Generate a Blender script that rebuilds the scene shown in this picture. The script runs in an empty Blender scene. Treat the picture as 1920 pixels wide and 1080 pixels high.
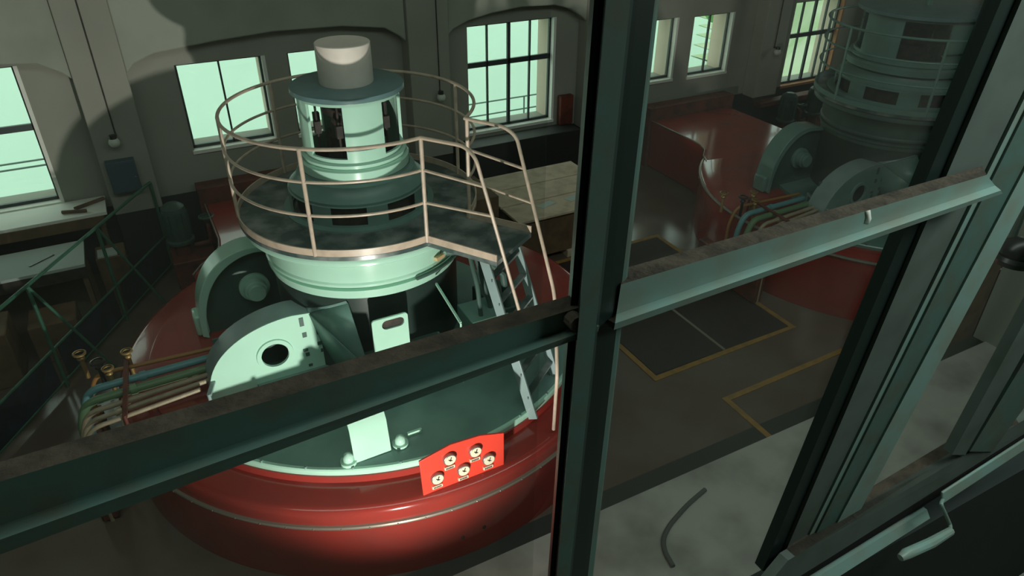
import bpy, bmesh, math, random
from mathutils import Vector, Matrix
random.seed(7)
S = bpy.context.scene
C = S.collection
# ---------------------------------------------------------------- camera
EYE = Vector((0, 0, 5.8))
FPX, PIT, YAW, ROLL = 1348.7, .5573, .4905, .0066
F = Vector((math.sin(YAW)*math.cos(PIT), math.cos(YAW)*math.cos(PIT), -math.sin(PIT)))
R0 = Vector((math.cos(YAW), -math.sin(YAW), 0)); U0 = R0.cross(F)
RV = math.cos(ROLL)*R0 + math.sin(ROLL)*U0
UV = -math.sin(ROLL)*R0 + math.cos(ROLL)*U0
cd = bpy.data.cameras.new('camera'); cam = bpy.data.objects.new('camera', cd); C.objects.link(cam)
cd.sensor_width = 36; cd.lens = FPX*36/1920; cd.clip_start = .05; cd.clip_end = 2000
m = Matrix((RV, UV, -F)).transposed().to_4x4(); m.translation = EYE; cam.matrix_world = m
S.camera = cam
# ---------------------------------------------------------------- world, exposure
w = bpy.data.worlds.new('sky'); S.world = w; w.use_nodes = True
w.node_tree.nodes['Background'].inputs[0].default_value = (.80, 1.0, .90, 1)
w.node_tree.nodes['Background'].inputs[1].default_value = 1.4
S.view_settings.view_transform = 'Standard'; S.view_settings.look = 'None'
S.view_settings.exposure = .38; S.view_settings.gamma = 1; S.view_settings.use_curve_mapping = False

def light(name, kind, loc, aim, power, col, **k):
    d = bpy.data.lights.new(name, kind); d.energy = power; d.color = col
    for a, b in k.items(): setattr(d, a, b)
    o = bpy.data.objects.new(name, d); C.objects.link(o); o.location = loc
    o.rotation_euler = (Vector(aim)-Vector(loc)).to_track_quat('-Z', 'Y').to_euler(); return o
LAMP = Vector((.82, 2.72, .90))
lo = light('floodlight_beam', 'SPOT', LAMP, (1.80, 6.9, 3.0), 1000, (1, .95, .88), spot_size=math.radians(105), spot_blend=.7, shadow_soft_size=.035)
lo.data.use_nodes = True; _n = lo.data.node_tree          # broad reflector: near surfaces get less than inverse-square
_f = _n.nodes.new('ShaderNodeLightFalloff'); _f.inputs['Strength'].default_value = 1; _f.inputs['Smooth'].default_value = 12
_n.links.new(_f.outputs['Quadratic'], _n.nodes['Emission'].inputs['Strength'])
# unseen fill lights added for ambient: overhead and down the hall to the right
light('overhead_fill', 'AREA', (3, .9, 8.6), (5, 9, 1), 200, (.86, 1, .92), shape='RECTANGLE', size=16, size_y=1.4)
light('hall_side_fill', 'AREA', (19.5, 7, 5), (8, 7.5, 1), 62, (.86, 1, .93), shape='RECTANGLE', size=5, size_y=4)
# ceiling lamp of the small control room the picture is taken from
light('control_room_lamp', 'AREA', (2.3, -.1, 6.25), (1.3, .75, 5.0), 13, (.88, 1, .93), shape='RECTANGLE', size=.8, size_y=.5)

# ---------------------------------------------------------------- helpers
def ray(px, py):
    return (F + RV*(px-960)/FPX + UV*(540-py)/FPX)
def atz(px, py, z):
    d = ray(px, py); return EYE + d*((z-EYE.z)/d.z)
def aty(px, py, y):
    d = ray(px, py); return EYE + d*(y/d.y)

class MB:
    def __init__(s): s.bm = bmesh.new()
    def poly(s, pts, mi=0):
        f = s.bm.faces.new([s.bm.verts.new(p) for p in pts]); f.material_index = mi; return s
    def hull(s, A, B, mi=0, cap=True):
        """loft between two equal closed loops"""
        a = [s.bm.verts.new(p) for p in A]; b = [s.bm.verts.new(p) for p in B]; n = len(a)
        fs = [s.bm.faces.new((a[i], a[(i+1) % n], b[(i+1) % n], b[i])) for i in range(n)]
        if cap: fs += [s.bm.faces.new(a[::-1]), s.bm.faces.new(b)]
        for f in fs: f.material_index = mi
        return s
    def box(s, x0, x1, y0, y1, z0, z1, mi=0):
        return s.hull([(x0,y0,z0),(x1,y0,z0),(x1,y1,z0),(x0,y1,z0)], [(x0,y0,z1),(x1,y0,z1),(x1,y1,z1),(x0,y1,z1)], mi)
    def obox(s, c, ax, ay, az, mi=0):
        """oriented box: centre, three half-axis vectors"""
        c, ax, ay, az = map(Vector, (c, ax, ay, az))
        q = [-ax-ay, ax-ay, ax+ay, -ax+ay]
        return s.hull([c+v-az for v in q], [c+v+az for v in q], mi)
    def prism(s, pts, axis, a, b, mi=0):
        """2-D outline pushed along an axis ('x','y','z') from a to b"""
        if axis == 'z': g = lambda p, t: (p[0], p[1], t)
        elif axis == 'y': g = lambda p, t: (p[0], t, p[1])
        else: g = lambda p, t: (t, p[0], p[1])
        return s.hull([g(p, a) for p in pts], [g(p, b) for p in pts], mi)
    def lathe(s, prof, c=(0, 0, 0), n=96, a0=0, a1=360, mi=0, closed=False):
        full = abs(a1-a0) >= 360; k = n if full else n+1; rows = []
        for i in range(k):
            a = math.radians(a0+(a1-a0)*i/n)
            rows.append([s.bm.verts.new((c[0]+r*math.cos(a), c[1]+r*math.sin(a), c[2]+z)) for r, z in prof])
        m_ = len(prof)
        for i in range(n):
            A = rows[i]; B = rows[(i+1) % k]
            for j in range(m_ if closed else m_-1):
                vs = [A[j], B[j], B[(j+1) % m_], A[(j+1) % m_]]
                f = s.bm.faces.new(vs); f.material_index = mi
        if closed and not full:
            s.bm.faces.new(rows[0]); s.bm.faces.new(rows[-1][::-1])
        return s
    def disc(s, c, r, n=64, mi=0):
        return s.poly([(c[0]+r*math.cos(2*math.pi*i/n), c[1]+r*math.sin(2*math.pi*i/n), c[2]) for i in range(n)], mi)
    def tube(s, pts, r, n=10, mi=0, closed=False):
        P = [Vector(p) for p in pts]; rings = []; N = len(P); up = None
        for i, p in enumerate(P):
            if closed: t = P[(i+1) % N]-P[i-1]
            else: t = P[min(i+1, N-1)]-P[max(i-1, 0)]
            t.normalize()
            if up is None: up = t.orthogonal().normalized()
            else: up = (up-t*up.dot(t)).normalized()
            v = t.cross(up); rr = r[i] if isinstance(r, (list, tuple)) else r
            rings.append([s.bm.verts.new(p+up*rr*math.cos(2*math.pi*j/n)+v*rr*math.sin(2*math.pi*j/n)) for j in range(n)])
        for i in range(N if closed else N-1):
            A, B = rings[i], rings[(i+1) % N]
            for j in range(n):
                f = s.bm.faces.new((A[j], A[(j+1) % n], B[(j+1) % n], B[j])); f.material_index = mi
        if not closed:
            s.bm.faces.new(rings[0][::-1]).material_index = mi; s.bm.faces.new(rings[-1]).material_index = mi
        return s
    def ball(s, c, r, mi=0, sc=(1, 1, 1), n=16):
        g = bmesh.ops.create_uvsphere(s.bm, u_segments=n, v_segments=n//2+2, radius=r)
        for v in g['verts']: v.co = Vector((v.co.x*sc[0], v.co.y*sc[1], v.co.z*sc[2])) + Vector(c)
        for v in g['verts']:
            for f in v.link_faces: f.material_index = mi
        return s
    def build(s, name, mats, parent=None, bevel=0, smooth=35):
        bmesh.ops.recalc_face_normals(s.bm, faces=s.bm.faces)
        me = bpy.data.meshes.new(name); s.bm.to_mesh(me); s.bm.free()
        for mt in (mats if isinstance(mats, (list, tuple)) else [mats]): me.materials.append(mt)
        for p in me.polygons: p.use_smooth = True
        me.set_sharp_from_angle(angle=math.radians(smooth))
        o = bpy.data.objects.new(name, me); C.objects.link(o)
        if parent: o.parent = parent
        if bevel:
            b = o.modifiers.new('bevel', 'BEVEL'); b.width = bevel; b.segments = 2; b.limit_method = 'ANGLE'
            b.harden_normals = False
        return o
def bend(pts, r, k=6):
    """round the corners of a polyline"""
    P = [Vector(p) for p in pts]; out = [P[0]]
    for i in range(1, len(P)-1):
        a = (P[i-1]-P[i]); b = (P[i+1]-P[i]); q = min(r, a.length*.45, b.length*.45)
        a = P[i]+a.normalized()*q; b = P[i]+b.normalized()*q
        for j in range(k+1):
            t = j/k; out.append(a*(1-t)**2+P[i]*2*t*(1-t)+b*t*t)
    return out+[P[-1]]
def tag(o, label=None, cat=None, group=None, kind=None):
    if label: o['label'] = label
    if cat: o['category'] = cat
    if group: o['group'] = group
    if kind: o['kind'] = kind
    return o
def empty(name, loc, label=None, cat=None, group=None, kind=None):
    o = bpy.data.objects.new(name, None); C.objects.link(o); o.location = loc; o.empty_display_size = .2
    return tag(o, label, cat, group, kind)
def under(root, *objs):
    for o in objs:
        o.parent = root; o.matrix_parent_inverse = Matrix.Translation(-Vector(root.location))
def struct(o): o['kind'] = 'structure'; return o
def copy_thing(o, parent=None):
    c = o.copy(); C.objects.link(c); c.parent = parent
    for ch in list(o.children): copy_thing(ch, c)
    return c

# ---------------------------------------------------------------- materials
def mat(name, col, rough=.5, metal=0, dirt_or_sheen=None, dscale=4, damt=.5, bump=0, bscale=30, spec=.5, emit=None, coat=0, detail=6):
    M = bpy.data.materials.new(name); M.use_nodes = True; nt = M.node_tree; N = nt.nodes; L = nt.links
    b = N['Principled BSDF']; b.inputs['Base Color'].default_value = (*col, 1)
    b.inputs['Roughness'].default_value = rough; b.inputs['Metallic'].default_value = metal
    b.inputs['Specular IOR Level'].default_value = spec; b.inputs['Coat Weight'].default_value = coat
    tc = N.new('ShaderNodeTexCoord')
    if dirt_or_sheen:
        n = N.new('ShaderNodeTexNoise'); n.inputs['Scale'].default_value = dscale; n.inputs['Detail'].default_value = detail
        L.new(tc.outputs['Object'], n.inputs['Vector'])
        r = N.new('ShaderNodeValToRGB'); r.color_ramp.elements[0].position = .42; r.color_ramp.elements[1].position = .68
        r.color_ramp.elements[0].color = (0, 0, 0, 1); r.color_ramp.elements[1].color = (damt,)*3+(1,)
        L.new(n.outputs['Fac'], r.inputs['Fac'])
        x = N.new('ShaderNodeMixRGB'); x.inputs[1].default_value = (*col, 1); x.inputs[2].default_value = (*dirt_or_sheen, 1)
        L.new(r.outputs['Color'], x.inputs[0]); L.new(x.outputs[0], b.inputs['Base Color'])
    if bump:
        n2 = N.new('ShaderNodeTexNoise'); n2.inputs['Scale'].default_value = bscale; n2.inputs['Detail'].default_value = 4
        L.new(tc.outputs['Object'], n2.inputs['Vector'])
        bp = N.new('ShaderNodeBump'); bp.inputs['Strength'].default_value = bump; bp.inputs['Distance'].default_value = .02
        L.new(n2.outputs['Fac'], bp.inputs['Height']); L.new(bp.outputs['Normal'], b.inputs['Normal'])
    if emit:
        b.inputs['Emission Color'].default_value = (*emit[:3], 1); b.inputs['Emission Strength'].default_value = emit[3]
    return M
def glass(name, tint, haze, gloss):
    M = bpy.data.materials.new(name); M.use_nodes = True; nt = M.node_tree; N = nt.nodes; L = nt.links
    for n in list(N): N.remove(n)
    o = N.new('ShaderNodeOutputMaterial'); t = N.new('ShaderNodeBsdfTransparent'); t.inputs[0].default_value = (*tint, 1)
    g = N.new('ShaderNodeBsdfGlossy'); g.inputs['Roughness'].default_value = .02; g.inputs[0].default_value = (.9, 1, .96, 1)
    d = N.new('ShaderNodeBsdfDiffuse'); d.inputs[0].default_value = (.5, .52, .47, 1)
    a = N.new('ShaderNodeMixShader'); a.inputs[0].default_value = gloss
    L.new(t.outputs[0], a.inputs[1]); L.new(g.outputs[0], a.inputs[2])
    c = N.new('ShaderNodeMixShader'); tc = N.new('ShaderNodeTexCoord'); n = N.new('ShaderNodeTexNoise'); n.inputs['Scale'].default_value = 3
    L.new(tc.outputs['Object'], n.inputs['Vector']); mu = N.new('ShaderNodeMath'); mu.operation = 'MULTIPLY'; mu.inputs[1].default_value = haze*2
    L.new(n.outputs['Fac'], mu.inputs[0]); L.new(mu.outputs[0], c.inputs[0])
    L.new(a.outputs[0], c.inputs[1]); L.new(d.outputs[0], c.inputs[2]); L.new(c.outputs[0], o.inputs[0])
    return M
M_wall = mat('grey_green_wall_paint', (.31, .32, .27), .9, dirt_or_sheen=(.23, .235, .195), dscale=.7, damt=.6, bump=.1)
M_wall_up = mat('pale_upper_wall_plaster', (.34, .37, .31), .95, dirt_or_sheen=(.25, .27, .22), dscale=1.1, damt=.7, bump=.1)
M_dado = mat('dark_dado_paint', (.022, .024, .022), .6)
M_floor = mat('grey_brown_concrete_floor', (.125, .092, .070), .15, dirt_or_sheen=(.155, .135, .115), dscale=1.2, damt=.8, bump=.03, bscale=8)
M_ledge = mat('pale_concrete', (.46, .46, .42), .5, dirt_or_sheen=(.27, .27, .235), dscale=1.6, damt=.9, bump=.15, bscale=12)
M_border = mat('dark_floor_border', (.045, .048, .043), .5)
M_yellow = mat('worn_yellow_line', (.36, .20, .045), .6, dirt_or_sheen=(.16, .11, .05), dscale=9, damt=.6)
M_grate = mat('dark_hatch_plate', (.040, .028, .025), .6, dirt_or_sheen=(.03, .022, .02), dscale=8, damt=.8, bump=.4, bscale=90)
M_red = mat('glossy_red_paint', (.30, .034, .026), .16, dirt_or_sheen=(.22, .038, .031), dscale=2.2, damt=.6, spec=.5, coat=.3)
M_redbright = mat('signal_red_panel', (.78, .06, .035), .4)
M_redbrown = mat('red_oxide_paint', (.16, .04, .025), .6, dirt_or_sheen=(.05, .02, .015), dscale=6, damt=.8)
M_mint = mat('mint_green_machine_paint', (.44, .72, .575), .19, dirt_or_sheen=(.40, .66, .53), dscale=3, damt=.5)
M_teal = mat('teal_cover_paint', (.15, .275, .24), .36, dirt_or_sheen=(.11, .20, .18), dscale=3, damt=.7)
M_deck = mat('dark_deck_paint_sheen', (.05, .078, .075), .27, dirt_or_sheen=(.24, .27, .26), dscale=3.5, damt=.9)  # pale patches paint the window reflection into the deck colour
M_dark = mat('dark_interior', (.018, .015, .013), .7, dirt_or_sheen=(.06, .04, .028), dscale=12, damt=.8)
M_cream = mat('cream_rail_paint', (.55, .44, .34), .4, dirt_or_sheen=(.34, .28, .22), dscale=10, damt=.6)
M_white = mat('off_white_cap_paint', (.76, .69, .62), .55, dirt_or_sheen=(.66, .60, .54), dscale=12, damt=.5)
M_steel = mat('bare_steel', (.35, .36, .34), .35, .8)
M_trim = mat('grey_trim_band', (.30, .27, .22), .35, .4)
M_frame = mat('teal_window_frame_paint', (.10, .19, .165), .42, dirt_or_sheen=(.13, .115, .085), dscale=14, damt=.55)
M_frame_lt = mat('pale_teal_frame_tone', (.26, .42, .38), .42, dirt_or_sheen=(.28, .25, .18), dscale=11, damt=.5)
M_frame_dk = mat('dark_green_frame_tone', (.018, .034, .029), .4)
M_stile = mat('grey_green_stile_paint', (.13, .17, .15), .55, dirt_or_sheen=(.09, .11, .095), dscale=9, damt=.6)
M_grime = mat('brown_grime', (.085, .068, .05), .9, dirt_or_sheen=(.035, .028, .02), dscale=22, damt=.9, bump=.3, bscale=80)
M_gap = mat('black_rubber_gap', (.004, .004, .004), .8)
M_winframe = mat('dark_window_bars', (.04, .055, .055), .5)
M_reveal = mat('cream_reveal', (.62, .50, .40), .8)
M_sill = mat('white_sill', (.80, .82, .74), .6)
M_sillrb = mat('orange_brown_sill', (.42, .19, .09), .7)
M_wood = mat('dusty_crate_wood', (.60, .50, .36), .8, dirt_or_sheen=(.42, .34, .24), dscale=5, damt=.8, bump=.2)
M_woodd = mat('dark_crate_wood', (.15, .095, .05), .8, dirt_or_sheen=(.08, .05, .03), dscale=5, damt=.8)
M_fence = mat('green_fence_paint', (.035, .14, .085), .5, dirt_or_sheen=(.03, .08, .05), dscale=9, damt=.6)
M_tarp = mat('dark_blue_tarp', (.010, .014, .020), .7, dirt_or_sheen=(.03, .05, .10), dscale=4, damt=.6)
M_bluebox = mat('dull_blue_enamel', (.055, .095, .12), .5)
M_globe = mat('opal_glass', (.55, .6, .52), .3)
M_black = mat('black_enamel', (.012, .012, .012), .3)
M_paper = mat('pale_paper', (.45, .53, .48), .8)
M_pteal = mat('light_blue_pipe', (.13, .30, .32), .4)
M_pgreen = mat('green_pipe', (.13, .23, .12), .45)
M_pcream = mat('cream_pipe', (.36, .30, .20), .45, dirt_or_sheen=(.2, .17, .11), dscale=8, damt=.6)
M_porange = mat('orange_pipe', (.33, .16, .045), .5)
M_brass = mat('brass', (.4, .27, .1), .4, .6)
M_tan = mat('tan_tag', (.6, .42, .22), .6)
M_glassfar = glass('hall_window_glass', (.97, 1, .98), .015, .03)
M_glassnear = glass('dusty_near_glass', (.95, .965, .95), .034, .03)
M_cable = mat('grey_hose', (.10, .11, .10), .6)
M_face = mat('gauge_face', (.75, .68, .5), .5)
# gauge faces, outdoors
def water():
    M = mat('river_water', (.50, .63, .535), .8, spec=.1, dirt_or_sheen=(.52, .65, .55), dscale=.05, damt=.8); return M
M_water = water()
M_hill = mat('green_hillside', (.36, .46, .26), .9, dirt_or_sheen=(.56, .58, .44), dscale=.35, damt=.9)
M_road = mat('pale_road', (.62, .66, .58), .9)
M_leaf = mat('tree_leaves', (.10, .26, .07), .8, dirt_or_sheen=(.2, .42, .12), dscale=1.5, damt=.9)
M_rail_out = mat('outdoor_rail_paint', (.20, .28, .26), .6)

# ---------------------------------------------------------------- hall shell
YW = 11.6
b = MB(); b.box(-6, 20, -2.2, 12.2, -.25, 0); struct(b.build('floor', M_floor))
b = MB()
XL, XR, ZT = -6.0, 20.0, 9.0
def wall_holes(b, x0, x1, z0, z1, y0, y1, holes):
    xs = sorted({x0, x1, *[h[0] for h in holes], *[h[1] for h in holes]}); zs = sorted({z0, z1, *[h[2] for h in holes], *[h[3] for h in holes]})
    for i in range(len(xs)-1):
        col = None
        for j in range(len(zs)-1):
            cx, cz = (xs[i]+xs[i+1])/2, (zs[j]+zs[j+1])/2
            if any(h[0] < cx < h[1] and h[2] < cz < h[3] for h in holes): continue
            b.box(xs[i], xs[i+1], y0, y1, zs[j], zs[j+1])
WINS = [  # x0, x1, z0, z1, columns, transom, tall
    (-3.05, -1.32, 1.26, 3.22, 2, 2.36), (.62, 1.86, 1.70, 3.0, 2, None), (2.24, 3.48, 1.70, 3.0, 2, None),
    (5.29, 7.02, 1.22, 3.10, 4, 2.40), (8.62, 9.86, 1.64, 2.84, 2, None), (10.30, 11.32, 1.62, 2.82, 2, None), (13.10, 14.60, 1.06, 2.86, 4, 2.12)]
wall_holes(b, XL, XR, 0, ZT, YW, YW+.55, [q[:4] for q in WINS])
struct(b.build('wall_back', M_wall))
# proud upper wall with flattened arches between pilasters
PIL = [(-.67, -.01), (4.10, 4.81), (7.55, 8.2), (11.95, 12.62), (15.3, 16.0)]
b = MB()
for x0, x1 in PIL: b.box(x0, x1, YW-.34, YW, 1.03, ZT)
struct(b.build('trim_1', M_wall, bevel=.012))
b = MB(); edges = [(-6, -.67)] + [(PIL[i][1], PIL[i+1][0]) for i in range(len(PIL)-1)] + [(16, 20)]
for x0, x1 in edges:
    L = x1-x0
    pts = [(x0, ZT), (x0, 3.02), (x0+.12, 3.14), (x0+.40, 3.25), (x0+L*.3, 3.33), (x0+L*.5, 3.38), (x0+L*.75, 3.36), (x1-.35, 3.27), (x1-.1, 3.12), (x1, 3.02), (x1, ZT)]
    b.prism(pts, 'y', YW-.26, YW)
struct(b.build('trim_2', M_wall_up, bevel=.02))
b = MB()
b.box(XL, XR, YW-.03, YW, 0, 1.05)
for x0, x1 in PIL: b.box(x0+.01, x1-.01, YW-.33, YW-.03, 0, 1.03)
struct(b.build('baseboard_back', M_dado))
b = MB(); b.box(XL-.3, XL, -2.2, 12.15, 0, ZT); struct(b.build('wall_left', M_wall))
b = MB(); b.box(XR, XR+.3, -2.2, 12.15, 0, ZT); struct(b.build('wall_right', M_wall))
b = MB(); b.box(XL, XR, -2.5, -2.2, 0, ZT); struct(b.build('wall_front', M_wall))
b = MB(); b.box(XL-.3, XR+.3, -2.5, 12.15, ZT, ZT+.2); struct(b.build('ceiling', M_wall))

# windows of the back wall
for i, (x0, x1, z0, z1, cols, tr) in enumerate(WINS):
    yf = YW+.10
    root = struct(empty(f'window_{i+1}', ((x0+x1)/2, yf, z0)))
    t = .035; b = MB()
    b.box(x0, x1, yf, yf+.05, z0, z0+t+.015); b.box(x0, x1, yf, yf+.05, z1-t, z1)
    b.box(x0, x0+t, yf, yf+.05, z0, z1); b.box(x1-t, x1, yf, yf+.05, z0, z1)
    for k in range(1, cols):
        xx = x0+(x1-x0)*k/cols; h = .028 if (cols == 4 and k == 2) else .013
        b.box(xx-h, xx+h, yf, yf+.05, z0, z1)
    if tr: b.box(x0, x1, yf, yf+.05, tr-.045, tr+.045)
    fr = b.build('window_frame', M_winframe)
    g = MB(); g.box(x0+.01, x1-.01, yf+.02, yf+.026, z0+.01, z1-.01); gl = g.build('pane', M_glassfar)
    r = MB(); r.box(x1-.01, x1+.004, yf+.06, YW+.56, z0, z1); r.box(x0-.004, x0+.01, yf+.06, YW+.56, z0, z1); rv = r.build('outer_reveal', M_reveal)
    s_ = MB(); s_.box(x0-.02, x1+.04, YW-.035, YW+.1, z0-.05, z0+.004); s_.box(x1-.004, x1+.045, YW-.01, YW+.1, z0-.05, z1)
    sl = s_.build('window_sill', M_sill if i < 6 else M_sillrb)
    under(root, fr, gl, rv, sl)

# ---------------------------------------------------------------- outdoors
b = MB(); b.box(-60, 140, 13.2, 420, -3.2, -3.0); tag(b.build('river', M_water), 'pale mint green river water filling the view outside the windows', 'river')
bm = MB()
nx, ny = 40, 26
def hz_(x, y):
    a = max(0, min(1, (x-1.2-.93*y+.8*math.sin(y*.8))/4)); return -2.98 + a*(2.2+.10*(y-14)) + a*.5*math.sin(x*.9)*math.cos(y*.7)
vs = [[bm.bm.verts.new((13+i*1.6, 13.6+j*1.7, hz_(13+i*1.6, 13.6+j*1.7))) for j in range(ny)] for i in range(nx)]
for i in range(nx-1):
    for j in range(ny-1):
      if max(v.co.z for v in (vs[i][j], vs[i+1][j], vs[i+1][j+1], vs[i][j+1])) > -2.9: bm.bm.faces.new((vs[i][j], vs[i+1][j], vs[i+1][j+1], vs[i][j+1]))
bmesh.ops.delete(bm.bm, geom=[v for v in bm.bm.verts if not v.link_faces], context='VERTS')
tag(bm.build('hillside', M_hill, smooth=80), 'bright green grassy bank seen outside the right-hand windows', 'hillside')
for k, (x, y, z, h) in enumerate([(20.5, 21, 0, 2.3), (24, 23.5, .4, 2.8), (19, 25.5, -.5, 2.0)]):
    root = empty('bush', (x, y, z-.6), ['rounded green bush on the bank outside the rightmost window', 'large green bush right of the others on the outdoor bank', 'low green bush farthest out on the outdoor bank'][k], 'bush', 'bushes on the bank outside')
    c_ = MB()
    for q in range(26):
        a = random.random()*6.28; rr = random.random()*h*.45
        c_.ball((x+rr*math.cos(a), y+rr*math.sin(a), z+h*.2+random.random()*h*.6), h*.2*(.7+random.random()*.6), n=8)
    st = MB(); st.tube([(x, y, z-1.2), (x, y, z+h*.4)], [.09, .05])
    under(root, c_.build('foliage', M_leaf), st.build('trunk', M_woodd))
def out_rail(x0, x1, zs, posts, label):
    root = empty('outdoor_railing', ((x0+x1)/2, 13.4, -.1), label, 'railing', 'railings on the outdoor walkway')
    for z in zs: b = MB(); b.tube([(x0, 13.4, z), (x1, 13.4, z)], .016); under(root, b.build('rail', M_rail_out))
    for x in posts: b = MB(); b.tube([(x, 13.4, -.1), (x, 13.4, max(zs))], .018); under(root, b.build('post', M_rail_out))
out_rail(-4.6, -.6, (1.32, 1.22, .78), (-4.4, -.8), 'thin grey railing outside the leftmost window')
out_rail(5.6, 9.6, (1.12, .85, .55), (5.8, 7.42, 9.4), 'thin grey railing outside the tall paned window behind the mullion')
b = MB(); b.box(-6, 12, 12.2, 13.6, -.3, -.1); tag(b.build('walkway_slab', M_road), 'pale outdoor walkway slab running along the foot of the building', 'walkway')

# ---------------------------------------------------------------- floor marks
b = MB(); b.box(-6, 20, -2.2, 3.98, 0, .03); struct(b.build('trim_3', M_ledge))
b = MB(); b.box(-6, 20, 3.98, 4.20, 0, .008); struct(b.build('trim_4', M_border))
def line(pts, wd, name, label, group):
    b = MB()
    for i_, (p, q) in enumerate(zip(pts[:-1], pts[1:])):
        h_ = .006+.0007*i_; p, q = Vector((*p, h_)), Vector((*q, h_)); d = (q-p).normalized(); n = Vector((-d.y, d.x, 0))*wd/2
        b.obox((p+q)/2, (q-p)/2+d*wd/2, n, (0, 0, .005))
    return tag(b.build(name, M_yellow), label, 'floor marking', group)
line([(4.98, 5.44), (7.40, 5.48), (7.40, 8.55), (4.98, 8.55), (4.98, 5.44)], .075, 'yellow_border', 'yellow painted outline around the dark floor hatch between the generators', 'yellow floor lines')
line([(5.49, 3.98), (5.50, 4.72), (7.55, 4.76), (7.62, 4.2)], .075, 'yellow_border', 'open yellow painted outline on bare floor between the hatch and the pale ledge', 'yellow floor lines')
hr = empty('floor_hatch', (6.2, 7, 0), 'dark steel floor hatch in two leaves inside the yellow outline', 'floor hatch')
for x0, x1 in ((5.03, 6.15), (6.19, 7.35)):
    for y0, y1 in ((5.50, 7.2), (7.24, 8.50)):
        b = MB(); b.box(x0, x1, y0, y1, .001, .014); under(hr, b.build('hatch_plate', M_grate))
b = MB(); b.box(6.15, 6.19, 5.5, 8.5, .001, .02); under(hr, b.build('hatch_bar', M_trim))
# hose on the pale ledge
pp = [atz(*q, .05) for q in ((1322, 918), (1290, 945), (1255, 985), (1243, 1010), (1246, 1035), (1262, 1062))]
b = MB(); b.tube(bend(pp, .2, 5), .024); tag(b.build('hose', M_cable), 'short dark hose lying curved on the pale concrete ledge', 'hose')

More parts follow.
